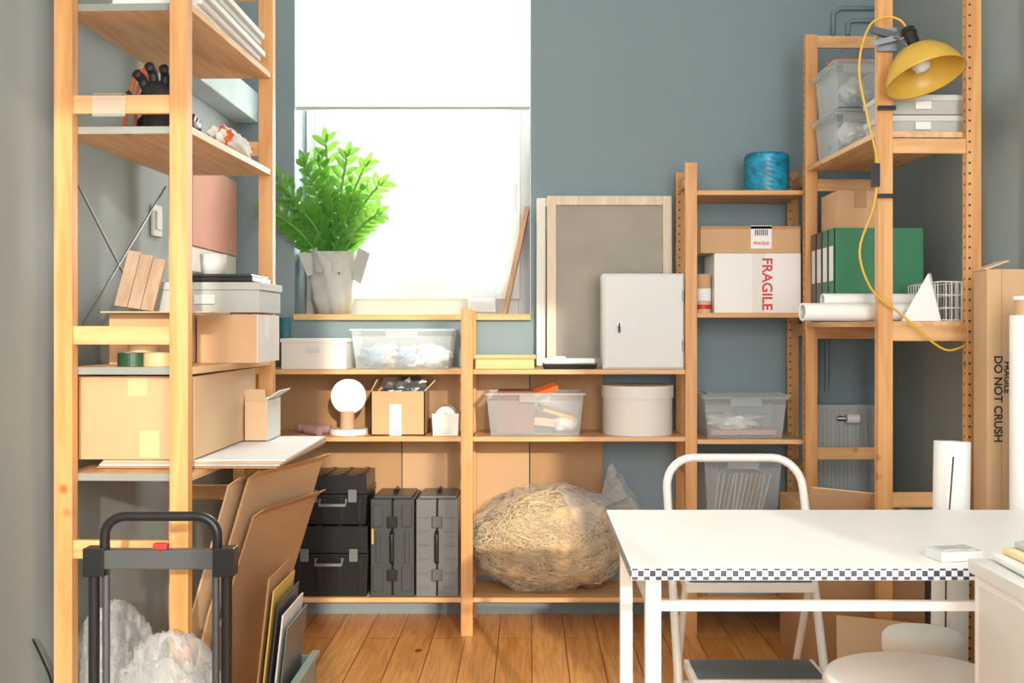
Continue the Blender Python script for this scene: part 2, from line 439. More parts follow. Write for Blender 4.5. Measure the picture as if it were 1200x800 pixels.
# --- L1 of back unit
b = carton('white_cardboard_box', -0.948, -0.70, 4.18, 4.385, 1.0105, 1.125, OFFW, tape=None, lid=0.012)
b.box(-0.85, -0.80, 4.1745, 4.176, 1.075, 1.095, METALW); b.done(0.002)
B('teal_cup').lathe([(0.0, 0), (0.02, 0), (0.022, 0.2), (0.019, 0.2), (0.018, 0.01), (0, 0.01)], TEALD, (-0.985, 4.41, 1.0105)).done()
b = B('storage_tray'); rim_bin(b, -0.685, -0.285, 4.155, 4.42, 1.0105, 1.165)
for i, (x, m) in enumerate([(-0.6, BLUEST), (-0.54, PAPER), (-0.48, BLUEST), (-0.42, PEACH), (-0.36, PAPER), (-0.57, PEACH), (-0.45, PAPER)]):
    b.blob((x, 4.26+0.03*(i % 2), 1.056), (0.055, 0.07, 0.042), m, 0.7, 1.8, 3, i, zmin=1.016, ridged=i % 2 == 0)
b.done()
b = B('wooden_tray_box'); b.box(-0.205, 0.02, 4.17, 4.37, 1.0105, 1.05, PALEWOOD); b.box(-0.212, 0.027, 4.163, 4.377, 1.05, 1.062, PALEWOOD); b.done(0.003)
def stretched_canvas(name, x0, x1, z0, z1, y, lean, mat):
    b = B(name)
    ring(b, x0, x1, z0, z1, y, y+0.022, 0.037, mat)
    b.box(x0+0.03, x1-0.03, y+0.014, y+0.018, z0+0.03, z1-0.03, CANVAS)
    for v in b.bm.verts: v.co.y += lean*(v.co.z-z0)
    return b.done(0.002)
stretched_canvas('stretched_canvas', 0.072, 0.575, 1.0105, 1.70, 4.375, 0.035, LIGHTWOOD)
stretched_canvas('stretched_canvas', 0.03, 0.50, 1.0105, 1.695, 4.415, 0.02, OFFW)
b = B('paper_trimmer'); b.frus(0.05, 0.262, 4.17, 4.30, 1.0105, 1.032, 0.006, BLACK); b.frus(0.06, 0.25, 4.18, 4.29, 1.032, 1.05, -0.003, PAPER); b.box(0.09, 0.14, 4.19, 4.28, 1.05, 1.058, PAPER); b.done(0.003)
b = B('metal_key_cabinet')
b.box(0.281, 0.590, 4.16, 4.32, 1.0105, 1.375, METALW); b.box(0.286, 0.585, 4.152, 4.16, 1.016, 1.370, METALW)
b.cyl((0.342, 4.140, 1.18), (0.342, 4.152, 1.18), 0.008, STEEL); b.box(0.339, 0.345, 4.125, 4.140, 1.15, 1.187, BLACK)
b.cyl((0.585, 4.15, 1.08), (0.585, 4.15, 1.12), 0.004, STEEL, seg=8); b.cyl((0.585, 4.15, 1.27), (0.585, 4.15, 1.31), 0.004, STEEL, seg=8)
b.done(0.003)
# --- L2
b = B('rose_paper_roll'); b.cyl((-0.86, 4.22, 0.776), (-0.80, 4.17, 0.772), 0.017, ROSE); b.cyl((-0.9, 4.29, 0.776), (-0.775, 4.27, 0.772), 0.017, ROSE); b.box(-0.92, -0.79, 4.20, 4.36, 0.7555, 0.7575, ROSE); b.done()
b = B('round_vanity_mirror')
b.cyl((-0.70, 4.24, 0.756), (-0.70, 4.24, 0.778), 0.074, WHITE, seg=48)
b.cyl((-0.705, 4.24, 0.778), (-0.705, 4.24, 0.845), 0.028, BEIGE, seg=32)
b.cyl((-0.70, 4.232, 0.903), (-0.70, 4.246, 0.903), 0.068, WHITE, seg=48)
b.done(0.002)
b = B('open_cardboard_box')
x0, x1, y0, y1, z0, z1 = -0.607, -0.40, 4.19, 4.38, 0.7555, 0.925
b.box(x0, x1, y0, y0+0.004, z0, z1, KRAFT); b.box(x0, x1, y1-0.004, y1, z0, z1, KRAFT); b.box(x0, x0+0.004, y0, y1, z0, z1, KRAFT); b.box(x1-0.004, x1, y0, y1, z0, z1, KRAFT); b.box(x0, x1, y0, y1, z0, z0+0.004, KRAFT)
b.obox((x1+0.018, (y0+y1)/2, z1+0.02), (0.06, 0.18, 0.004), (0, -0.8, 0), KRAFT3)
b.obox((x0+0.012, (y0+y1)/2, z1+0.022), (0.05, 0.18, 0.004), (0, -1.1, 0), KRAFT)
b.obox(((x0+x1)/2, y1+0.002, z1+0.02), (0.19, 0.003, 0.05), (-0.1, 0, 0), KRAFT)
b.box(-0.535, -0.49, y0-0.0012, y0, z0, z0+0.12, PAPER)
b.blob((-0.48, 4.28, 0.935), (0.075, 0.06, 0.035), FOIL, 0.6, 3, 3, 5, smooth=False)
b.done()
b = B('tissue_roll_box'); b.frus(-0.372, -0.268, 4.17, 4.30, 0.7555, 0.84, 0.004, OFFW); b.cyl((-0.32, 4.175, 0.83), (-0.32, 4.295, 0.83), 0.038, PAPER); b.cyl((-0.32, 4.174, 0.83), (-0.32, 4.175, 0.83), 0.014, LGREY); b.box(-0.35, -0.30, 4.168, 4.172, 0.765, 0.785, METALW); b.done(0.004)
b = B('storage_bin'); rim_bin(b, -0.17, 0.216, 4.155, 4.41, 0.7555, 0.92)
b.box(-0.12, 0.02, 4.19, 4.36, 0.765, 0.925, MAROON); b.obox((0.06, 4.27, 0.925), (0.10, 0.05, 0.02), (0.2, -0.3, 0.3), ORANGE)
b.obox((0.11, 4.26, 0.84), (0.14, 0.12, 0.012), (0.1, 0.3, 0.2), YELLOWP); b.obox((0.10, 4.3, 0.80), (0.16, 0.14, 0.03), (0, 0.1, 0), PEACH)
b.blob((0.14, 4.25, 0.80), (0.05, 0.06, 0.03), PAPER, 0.3, 2, 3, 3)
b.done()
b = B('round_hat_box'); b.cyl((0.425, 4.285, 0.7555), (0.425, 4.285, 0.92), 0.136, OFFW, seg=64); b.cyl((0.425, 4.285, 0.897), (0.425, 4.285, 0.945), 0.141, OFFW, seg=64); b.done(0.002)
b = B('storage_bin'); rim_bin(b, 0.66, 0.99, 4.155, 4.41, 0.7455, 0.905, lid=CLEAR)
b.blob((0.80, 4.28, 0.80), (0.1, 0.08, 0.035), PAPER, 0.7, 3, 3, 9, zmin=0.777); b.box(0.70, 0.95, 4.2, 4.36, 0.757, 0.775, PINK); b.done()
for i, (z0, z1) in enumerate(((0.1455, 0.41), (0.422, 0.665))):
    b = B('storage_bin'); rim_bin(b, 0.66, 0.97, 4.155, 4.41, z0, z1, lid=CLEAR)
    for j in range(12):
        x = 0.72+0.017*j
        b.obox((x, 4.28, z0+0.105), (0.004, 0.18, 0.17), (0, 0.25*random.uniform(0.4, 1.2), 0), random.choice([PAPER, OFFW, LGREY, KRAFT3]))
    b.done()
# --- section 3
b = B('fragile_shipping_box'); b.box(0.706, 1.035, 4.16, 4.40, 1.2255, 1.452, PAPER); b.box(0.85, 0.90, 4.1592, 4.16, 1.2255, 1.452, OFFW)
o = b.done(0.002)
txt(o, 'fragile_print', 'FRAGILE', 0.054, (0.905, 4.1585, 1.335), -math.pi/2, RED)
b = carton('small_cardboard_box', 0.655, 1.035, 4.165, 4.40, 1.4535, 1.555, KRAFT, tape=None)
b.box(0.655, 1.035, 4.1635, 4.165, 1.545, 1.556, KRAFT2); b.box(0.845, 0.925, 4.1635, 4.1645, 1.47, 1.558, PAPER)
o = b.done(0.002)
txt(o, 'barcode_print', 'IIIIIII', 0.03, (0.885, 4.1628, 1.53), 0, BLACK); txt(o, 'label_print', 'FRAGILE', 0.016, (0.885, 4.1628, 1.49), 0, RED)
b = B('tape_roll_stack')
b.cyl((0.672, 4.22, 1.2255), (0.672, 4.22, 1.27), 0.031, KRAFT3); b.cyl((0.672, 4.22, 1.271), (0.672, 4.22, 1.32), 0.031, PAPER); b.cyl((0.672, 4.22, 1.321), (0.672, 4.22, 1.375), 0.031, KRAFT)
b.cyl((0.672, 4.22, 1.24), (0.672, 4.22, 1.258), 0.0315, RED); b.done()
b = B('twine_spool')
wob = lambda a, j: 0.0015*math.sin(a*9+j)
prof = [(0.0, 0), (0.082, 0), (0.086, 0.004)]
for j in range(24): prof += [(0.088, 0.006+j*0.006), (0.084, 0.009+j*0.006)]
prof += [(0.082, 0.156), (0.03, 0.150), (0.028, 0.02), (0, 0.02)]
b.lathe(prof, TEAL, (0.93, 4.28, 1.6905), seg=48, wob=wob); b.done()

# --- tool cases
def tool_case(name, x0, x1, y0, y1, z0, z1, mat, style):
    b = B(name)
    if style == 'flat':
        zm = z0+(z1-z0)*0.62
        b.frus(x0, x1, y0, y1, z0, zm-0.003, 0.008, mat); b.box(x0-0.001, x1+0.001, y0-0.004, y1, zm-0.012, zm-0.002, mat); b.box(x0-0.001, x1+0.001, y0-0.004, y1, zm+0.002, zm+0.012, mat)
        b.box(x0+0.003, x1-0.003, y0+0.003, y1-0.003, zm, z1, mat)
        n = 4
        for i in range(n):
            x = x0+0.03+(x1-x0-0.06)*i/(n-1)
            b.box(x-0.008, x+0.008, y0-0.003, y0+0.004, z0+0.015, zm-0.014, mat)
            b.box(x-0.008, x+0.008, y0+0.01, y1-0.01, z1, z1+0.004, mat)
        for x in (x0+0.055, x1-0.055): b.box(x-0.016, x+0.016, y0-0.011, y0-0.003, zm-0.03, zm+0.018, GREY)
        xm = (x0+x1)/2
        b.tube([(xm-0.05, y0-0.003, zm-0.02), (xm-0.05, y0-0.022, zm-0.04), (xm+0.05, y0-0.022, zm-0.04), (xm+0.05, y0-0.003, zm-0.02)], 0.007, GREY, sm=1)
    else:
        xm = (x0+x1)/2
        b.box(x0, xm-0.003, y0, y1, z0, z1-0.01, mat); b.box(xm+0.003, x1, y0, y1, z0, z1-0.01, mat); b.box(xm-0.004, xm+0.004, y0+0.006, y1-0.006, z0+0.006, z1-0.016, BLACK)
        if style == 'v1':
            for x in (x0+0.028, x1-0.028):
                b.box(x-0.02, x+0.02, y0-0.006, y0+0.003, z0+0.02, z0+(z1-z0)*0.3, mat); b.box(x-0.02, x+0.02, y0-0.006, y0+0.003, z0+(z1-z0)*0.7, z1-0.03, mat)
                b.box(x-0.009, x+0.009, y0-0.004, y0+0.003, z0+(z1-z0)*0.34, z0+(z1-z0)*0.66, mat)
            b.box(x0+0.004, x0+0.012, y0-0.007, y0, z0+0.2, z0+0.26, YELLOWP)
        else:
            for x in (x0+0.03, x1-0.03):
                for q in (0.10, 0.24, 0.38, 0.52, 0.66, 0.80): 
                    z = z0+(z1-z0)*q; b.box(x-0.022, x+0.022, y0-0.004, y0+0.003, z-0.004, z+0.004, mat)
        for q in (0.22, 0.75):
            z = z0+(z1-z0)*q; b.box(xm-0.02, xm+0.02, y0-0.011, y0-0.002, z-0.022, z+0.022, SGREY if style == 'v2' else BLACK)
        zc = (z0+z1)/2
        b.tube([(xm, y0, zc-0.06), (xm, y0-0.02, zc-0.05), (xm, y0-0.02, zc+0.05), (xm, y0, zc+0.06)], 0.008, BLACK, sm=1)
        b.box(x0+0.01, x1-0.01, y0+0.03, y1-0.03, z1-0.011, z1, mat)
        b.tube([(xm, y0+0.08, z1-0.005), (xm, y0+0.09, z1+0.012), (xm, y1-0.09, z1+0.012), (xm, y1-0.08, z1-0.005)], 0.006, BLACK, sm=1)
    b.done(0.006)
tool_case('tool_case', -0.908, -0.612, 4.155, 4.43, 0.1455, 0.412, BLACK, 'flat')
tool_case('tool_case', -0.878, -0.618, 4.17, 4.41, 0.4175, 0.605, BLACK, 'flat')
tool_case('tool_case', -0.603, -0.437, 4.155, 4.42, 0.1455, 0.525, DGREY, 'v1')
tool_case('drill_case', -0.430, -0.270, 4.155, 4.42, 0.1455, 0.525, GREY, 'v2')

# --- bag of wood wool
b = B('wood_wool_bag')
c = Vector((0.085, 4.265, 0.335)); R = Vector((0.27, 0.14, 0.185))
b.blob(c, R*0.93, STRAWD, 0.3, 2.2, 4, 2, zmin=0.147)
def bagk(u): return 1+0.22*noise.fractal(u*1.6+Vector((5, 2, 1)), 0.8, 2.0, 2)
for i in range(1700):
    u = Vector((random.gauss(0, 1), random.gauss(0, 1)-0.5, random.gauss(0, 1))).normalized()
    if u.y > 0.45: u.y *= -1
    t = u.orthogonal().normalized(); t.rotate(Matrix.Rotation(random.uniform(0, 6.28), 3, u))
    pts = []
    L = random.uniform(0.2, 0.8); curl = random.uniform(-4, 4); base = random.uniform(0.94, 1.07)
    p = u.copy()
    for q in range(8):
        rr = (base+random.uniform(-0.025, 0.025))*bagk(p)
        w3 = Vector((c.x+p.x*R.x*rr, c.y+p.y*R.y*rr, c.z+p.z*R.z*rr)); w3.z = max(w3.z, 0.148)
        pts.append(w3)
        p = (p+t*L/7).normalized(); t.rotate(Matrix.Rotation(curl/7, 3, p)); t = (t-p*t.dot(p)).normalized()
    b.tube(pts, 0.0012, STRAW, seg=3, sm=1)
b.blob(c+Vector((0, 0, 0.012)), R*1.16, CLEAR2, 0.16, 3.2, 5, 2, zmin=0.1465, ridged=True)
def wb(a, j): return [0.0, 0.012, 0.004, 0.018, 0.03, 0.03][min(j, 5)]*math.sin(a*7+j)
b.lathe([(0.13, 0), (0.075, 0.06), (0.03, 0.12), (0.055, 0.16), (0.085, 0.20), (0.09, 0.215)], BAGW, (0.2, 4.25, 0.43), (0.75, -0.1, 0.5), seg=56, wob=wb)
b.lathe([(0.10, 0), (0.06, 0.06), (0.025, 0.12), (0.045, 0.16), (0.065, 0.19), (0.055, 0.2)], CLEAR2, (0.2, 4.25, 0.43), (0.75, -0.1, 0.5), seg=56, wob=wb)
b.done()

# ------------------------------------------------------------------ window sill things
b = B('potted_zz_plant')
pc = Vector((-0.82, 4.555, 1.2255))
def wb2(a, j): return (0.003+0.003*j)*math.sin(a*6+1.3*j)+0.004*math.sin(a*13+j*2)
b.lathe([(0.0, 0.001), (0.07, 0.001), (0.085, 0.06), (0.09, 0.13), (0.088, 0.18), (0.10, 0.22), (0.114, 0.255)], WRAP, pc, seg=60, wob=lambda a, j: 0 if j < 1 else wb2(a, j)*0.8)
b.lathe([(0.114, 0.255), (0.10, 0.21), (0.085, 0.17)], WRAP, pc, seg=60, wob=wb2)
b.cyl(pc+Vector((0, 0, 0.15)), pc+Vector((0, 0, 0.185)), 0.08, SOIL)
b.obox(pc+Vector((0.12, -0.04, 0.20)), (0.06, 0.003, 0.14), (0.2, 0.45, -0.4), WRAP); b.obox(pc+Vector((-0.07, -0.075, 0.215)), (0.08, 0.003, 0.10), (0.3, -0.4, 0.25), WRAP)
def leaflet(b, p, d, up, L, W):
    d = d.normalized(); s = d.cross(up).normalized(); n = s.cross(d).normalized()
    prof = [(0, 0.03, 0), (0.22, 0.75, 0.04), (0.5, 1, 0.06), (0.78, 0.72, 0.02), (0.93, 0.3, -0.04), (1, 0.02, -0.08)]
    vs = []
    for t, wd, h in prof:
        m = p+d*L*t+n*L*h
        vs += [m-s*W*wd+n*W*0.35*wd, m, m+s*W*wd+n*W*0.35*wd]
    fs = []
    for i in range(len(prof)-1):
        k = i*3; fs += [(k, k+1, k+4, k+3), (k+1, k+2, k+5, k+4)]
    b.geo(vs, fs, LEAF, True)
stems = [(-0.20, -0.27, 0.40), (-0.17, -0.24, 0.52), (-0.09, -0.10, 0.60), (-0.02, -0.04, 0.70), (0.07, -0.06, 0.64), (0.14, -0.05, 0.60), (0.20, -0.08, 0.52), (0.20, -0.13, 0.40), (0.02, -0.12, 0.47), (-0.08, -0.17, 0.40), (0.11, -0.14, 0.45), (-0.05, -0.03, 0.62)]
for i, (dx, dy, h) in enumerate(stems):
    base = pc+Vector((dx*0.15, dy*0.15, 0.17)); tip = pc+Vector((dx, dy, h)); 
    mid = base.lerp(tip, 0.5)+Vector((-dx*0.25, -dy*0.25, 0.05))
    N = 10
    P = [((1-t)**2)*base+2*t*(1-t)*mid+t*t*tip for t in [q/N for q in range(N+1)]]
    b.tube(P, 0.0055, STEM, seg=6, sm=1)
    for q in range(2, N+1):
        d = (P[q]-P[q-1]).normalized(); side = d.cross(Vector((0.5*math.sin(i*2.1), -1, 0.2))).normalized()
        side.rotate(Matrix.Rotation(random.uniform(-0.35, 0.35), 3, d))
        for sg in (-1, 1):
            L = random.uniform(0.078, 0.10)*(1-0.22*(q/N)); 
            leaflet(b, P[q]+d*0.008*sg, d*0.85+side*sg*0.9, Vector((0.1, -0.9, 0.5)), L, L*0.23)
    leaflet(b, P[-1], P[-1]-P[-2], Vector((0, -1, 0.3)), 0.075, 0.014)
for v in b.bm.verts:
    if v.co.x < wx0+0.006 and v.co.y > 4.455: v.co.x = wx0+0.006
    if v.co.y > 4.665: v.co.y = 4.665
b.done()
b = B('storage_bin'); rim_bin(b, -0.265, -0.125, 4.50, 4.66, 1.2255, 1.385, CLEAR, 0.008); b.box(-0.25, -0.14, 4.52, 4.64, 1.235, 1.29, PAPER); b.done()
b = B('picture_frame')
FW = wood('brown_frame_wood', '#c9a27a', '#a98058', 'z')
sl = (0.095)/0.44
for (ya, yb, za, zb, m) in ((4.46, 4.485, 1.2255, 1.665, FW), (4.635, 4.66, 1.2255, 1.665, FW), (4.485, 4.635, 1.2255, 1.25, FW), (4.485, 4.635, 1.64, 1.665, FW), (4.485, 4.635, 1.25, 1.64, LGREY)):
    t0, t1 = (0, 0.02) if m is FW else (0.006, 0.012)
    vs = [(-0.112+t+(z-1.2255)*sl, y, z) for z in (za, zb) for y in (ya, yb) for t in (t0, t1)]
    b.geo(vs, [(0,2,3,1),(4,5,7,6),(0,1,5,4),(2,6,7,3),(0,4,6,2),(1,3,7,5)], m)
b.done()

# ------------------------------------------------------------------ left unit things
b = B('stacked_paper_folders')
for i in range(6):
    b.box(-1.05, -0.835+0.012*((i*7) % 3), 2.74+0.012*(i % 3), 3.36-0.01*(i % 2), 1.9665+i*0.017, 1.9665+i*0.017+0.015, [PAPER, OFFW, METALW][i % 3])
b.done(0.002)
b = B('work_glove')
b.blob((-0.945, 2.80, 1.74), (0.055, 0.034, 0.062), BLACKM, 0.12, 2, 3, 1)
b.cyl((-0.945, 2.80, 1.6635), (-0.945, 2.80, 1.72), 0.044, BLACKM, r1=0.038)
for i, (dx, L, an) in enumerate(((-0.034, 0.028, -0.35), (-0.012, 0.045, -0.1), (0.012, 0.04, 0.12), (0.035, 0.028, 0.35))):
    p = Vector((-0.945+dx, 2.80, 1.775)); e = p+Vector((math.sin(an)*L, -0.01, math.cos(an)*L)); e2 = e+Vector((math.sin(an)*0.02, -0.022, 0.010))
    b.tube([p, p.lerp(e, 0.5), e, e2], 0.0125, BLACKM, seg=10)
b.tube([(-0.985, 2.80, 1.73), (-1.015, 2.79, 1.745), (-1.03, 2.78, 1.765)], 0.015, BLACKM, seg=10)
b.done()
b = B('orange_strap'); b.tube([(-1.06, 2.86, 1.667), (-1.05, 2.86, 1.76), (-1.02, 2.86, 1.84), (-0.99, 2.86, 1.80), (-1.0, 2.86, 1.70), (-1.01, 2.86, 1.667)], 0.005, ORANGE); b.tube([(-1.04, 2.88, 1.667), (-1.03, 2.88, 1.80), (-1.0, 2.88, 1.86), (-0.985, 2.88, 1.667)], 0.004, ORANGE); b.done()
b = B('black_tool_pouch'); b.blob((-1.0, 3.02, 1.705), (0.085, 0.10, 0.07), BLACK, 0.35, 2.2, 4, 8, zmin=1.6635); b.tube([(-1.04, 3.0, 1.74), (-1.0, 2.98, 1.80), (-0.95, 3.0, 1.745)], 0.008, BLACK); b.done()
b = B('striped_cloth')
b.blob((-0.845, 3.1, 1.69), (0.035, 0.17, 0.034), OFFW, 0.3, 2.5, 4, 4, zmin=1.6635)
b.blob((-0.835, 2.99, 1.69), (0.022, 0.035, 0.026), ORANGE, 0.4, 2.5, 3, 14, zmin=1.6635); b.done()
b = B('clear_tape_strip'); b.box(-1.06, -0.98, 2.6495, 2.6505, 1.68, 1.73, BAGW); b.box(-1.06, -0.98, 2.650, 2.66, 1.735, 1.7362, BAGW); b.done()
# S3
b = carton('flat_cardboard_box', -1.10, -0.925, 2.86, 3.38, 1.0705, 1.205, KRAFT, tape=None)
b.box(-1.10, -0.82, 2.80, 3.0, 1.2055, 1.2095, KRAFT3); b.done(0.002)
b = carton('small_cardboard_box', -0.918, -0.752, 3.02, 3.28, 1.0705, 1.204, KRAFT, tape=None)
b.box(-0.752, -0.7505, 3.02, 3.28, 1.0705, 1.204, OFFW); b.box(-0.7505, -0.75, 3.1, 3.15, 1.14, 1.204, PAPER); b.done(0.002)
b = B('grey_document_box'); b.box(-1.085, -0.765, 3.10, 3.36, 1.2105, 1.275, LGREY); b.box(-1.09, -0.76, 3.095, 3.365, 1.275, 1.297, LGREY); b.box(-0.95, -0.89, 3.092, 3.095, 1.235, 1.262, METALW); b.done(0.003)
b = B('flatbed_scanner'); b.box(-0.97, -0.79, 3.12, 3.34, 1.2995, 1.314, BLACK); b.box(-0.965, -0.795, 3.125, 3.335, 1.314, 1.322, DGREY); b.done(0.003)
B('blue_lined_cup').lathe([(0.0, 0), (0.034, 0), (0.038, 0.06), (0.035, 0.06), (0.031, 0.006), (0, 0.006)], OFFW, (-0.925, 3.2, 1.3225)).lathe([(0.0352, 0.059), (0.034, 0.04), (0, 0.035)], BLUEST, (-0.925, 3.2, 1.3225)).done()
b = B('wooden_board_set')
M = Matrix.Translation((-1.075, 3.028, 1.295)) @ Euler((-0.3, 0.14, 0)).to_matrix().to_4x4()
for i in range(3): b.box(-0.055+0.0365*i, -0.020+0.0365*i, -0.005, 0.005, -0.08, 0.085-0.006*i, GREYWOOD, M)
b.box(-0.05, 0.05, 0.005, 0.009, -0.06, -0.03, GREYWOOD, M); b.box(-0.05, 0.05, 0.005, 0.009, 0.03, 0.06, GREYWOOD, M)
b.done(0.001)
b = B('tape_roll')
for x, m, z in ((-1.0, DGREEN, 1.0705), (-0.935, TAPEB, 1.0705)):
    b.lathe([(0.022, 0), (0.038, 0), (0.038, 0.034), (0.022, 0.034), (0.022, 0)], m, (x, 2.76, z), smooth=False); b.lathe([(0.0215, 0), (0.0215, 0.035), (0.019, 0.035), (0.019, 0), (0.0215, 0)], OFFW, (x, 2.76, z))
b.lathe([(0.024, 0), (0.036, 0), (0.036, 0.018), (0.024, 0.018), (0.024, 0)], TAPEB, (-0.975, 2.76, 1.106), smooth=False)
b.done()
# S4
b = B('white_cardboard_sheets')
for i in range(4):
    b.obox((-0.865+0.004*i, 3.08-0.004*i, 0.8125+0.0062*i), (0.46, 0.60, 0.005), (0, 0, -0.02+0.012*i), [KRAFT2, METALW, KRAFT3, PAPER][i])
b.done()
b = carton('large_cardboard_box', -1.128, -0.840, 2.735, 3.35, 0.838, 1.045, KRAFT, tape=None)
b.box(-1.128, -0.84, 2.7345, 3.35, 1.04, 1.0455, KRAFT3)
b.box(-1.005, -0.955, 2.7335, 2.7348, 0.995, 1.046, TAPEB); b.box(-0.975, -0.925, 2.7335, 2.7348, 0.842, 0.91, TAPEB)
b.box(-0.8402, -0.8385, 2.735, 3.35, 0.838, 1.0455, KRAFT3)  # right face paler: light falling on this side is put into the colour
b.done(0.002)
b = carton('small_white_carton', -0.832, -0.765, 3.20, 3.36, 0.838, 0.955, OFFW, tape=None)
b.box(-0.832, -0.765, 3.1985, 3.20, 0.838, 0.955, KRAFT3)
b.obox((-0.755, 3.28, 0.968), (0.05, 0.15, 0.003), (0, -0.6, 0), OFFW); b.obox((-0.80, 3.19, 0.97), (0.06, 0.003, 0.04), (0.4, 0, 0), KRAFT3); b.done()
# leaning cardboard: folded sheets leaning to the right, turned toward the room
b = B('leaning_cardboard_sheets')
for (xb, xt, zt, y0, y1, m, t, tw) in ((-0.955, -0.755, 0.785, 2.93, 3.33, KRAFT, 0.006, 0.30), (-0.925, -0.745, 0.68, 2.94, 3.30, KRAFT2, 0.005, 0.27), (-0.99, -0.80, 0.77, 2.90, 3.26, KRAFT3, 0.005, 0.2)):
    vs = []
    rows = ((xb, 0.002), (xb+(xt-xb)*0.45, zt*0.5), (xt, zt-0.02), (xt+0.03, zt))
    for (x, z) in rows:
        for y in (y0, y1):
            xx = x+tw*(y-y0)
            vs += [(xx, y, z), (xx+t, y-t*0.3, z-0.001)]
    fs = [(0, 1, 3, 2), (12, 14, 15, 13)]
    for i in range(3):
        k = i*4
        fs += [(k, k+2, k+6, k+4), (k+1, k+5, k+7, k+3), (k, k+4, k+5, k+1), (k+2, k+3, k+7, k+6)]
    b.geo(vs, fs, m)
b.done()
b = B('paper_filing_crate')
x0, x1, y0, y1 = -0.76, -0.605, 2.80, 3.10
CR = plain('grey_green_crate', '#8f9c90', 0.5)
b.box(x0, x1, y0, y1, 0.001, 0.01, CR); b.box(x0, x0+0.006, y0, y1, 0.01, 0.10, CR); b.box(x1-0.006, x1, y0, y1, 0.01, 0.24, CR); b.box(x0, x1, y0, y0+0.006, 0.01, 0.16, CR); b.box(x0, x1, y1-0.006, y1, 0.01, 0.24, CR)
b.box(x1-0.012, x1+0.010, y0-0.01, y1+0.01, 0.235, 0.25, CR)
for i in range(5):
    x = -0.700+0.014*i
    b.obox((x, 2.95, 0.27-0.012*i), (0.004, 0.25, 0.50-0.04*i), (0, 0.11, 0), [KRAFT2, YELLOWP, DGREY, OFFW, GREY][i])
b.done()
b = B('plastic_bag')
b.blob((-1.07, 2.82, 0.2), (0.115, 0.11, 0.24), BAGW, 0.35, 1.6, 5, 11, zmin=0.002, ridged=True, octv=3); b.blob((-1.07, 2.82, 0.17), (0.085, 0.08, 0.18), BAGW, 0.5, 1.6, 4, 12, zmin=0.004, ridged=True, octv=3); b.done()
b = B('plastic_bag')
b.blob((-0.83, 2.52, 0.2), (0.14, 0.10, 0.25), BAGW, 0.35, 1.6, 5, 21, zmin=0.002, ridged=True, octv=3); b.blob((-0.83, 2.52, 0.18), (0.11, 0.07, 0.2), BAGW, 0.5, 1.6, 4, 22, zmin=0.004, ridged=True, octv=3); b.done()
# hand truck
b = B('folding_hand_truck')
Y = 2.33
xa, xb2 = -0.905, -0.665
pts = [(xa, Y, 0.64), (xa, Y, 0.72)]
for q in range(7):
    a = math.pi-q/6*math.pi/2; pts.append((xa+0.045+0.045*math.cos(a), Y, 0.725+0.04*math.sin(a)))
for q in range(7):
    a = math.pi/2-q/6*math.pi/2; pts.append((xb2-0.045+0.045*math.cos(a), Y, 0.725+0.04*math.sin(a)))
pts += [(xb2, Y, 0.72), (xb2, Y, 0.64)]
b.tube(pts, 0.0105, BLACK, seg=14, sm=1)
b.box(-0.94, -0.63, Y-0.016, Y+0.016, 0.655, 0.695, SGREY); b.box(-0.945, -0.90, Y-0.02, Y+0.02, 0.64, 0.70, BLACK); b.box(-0.67, -0.625, Y-0.02, Y+0.02, 0.64, 0.70, BLACK)
b.box(-0.80, -0.77, Y-0.01, Y+0.01, 0.695, 0.708, RED)
for x in (-0.928, -0.645): b.cyl((x, Y, 0.03), (x, Y, 0.655), 0.0115, BLACK, seg=14)
for x in (-0.902, -0.668): b.cyl((x, Y, 0.1), (x, Y, 0.655), 0.008, SGREY, seg=12)
b.box(-0.94, -0.63, Y-0.015, Y+0.015, 0.22, 0.25, SGREY); b.box(-0.93, -0.64, Y-0.30, Y, 0.012, 0.022, STEEL); b.box(-0.94, -0.63, Y-0.015, Y+0.015, 0.03, 0.08, SGREY)
for x in (-0.985, -0.60): b.lathe([(0.0, -0.015), (0.07, -0.015), (0.08, -0.008), (0.08, 0.008), (0.07, 0.015), (0, 0.015)], BLACKM, (x, Y+0.04, 0.081), (1, 0, 0))
b.cyl((-0.985, Y+0.04, 0.081), (-0.60, Y+0.04, 0.081), 0.008, STEEL)
b.done(0.002)
b = B('wall_cable'); b.tube([(-1.19, 2.62, 0.42), (-1.185, 2.66, 0.36), (-1.188, 2.72, 0.28), (-1.18, 2.78, 0.1), (-1.18, 2.8, 0.01)], 0.003, BLACK); b.done()

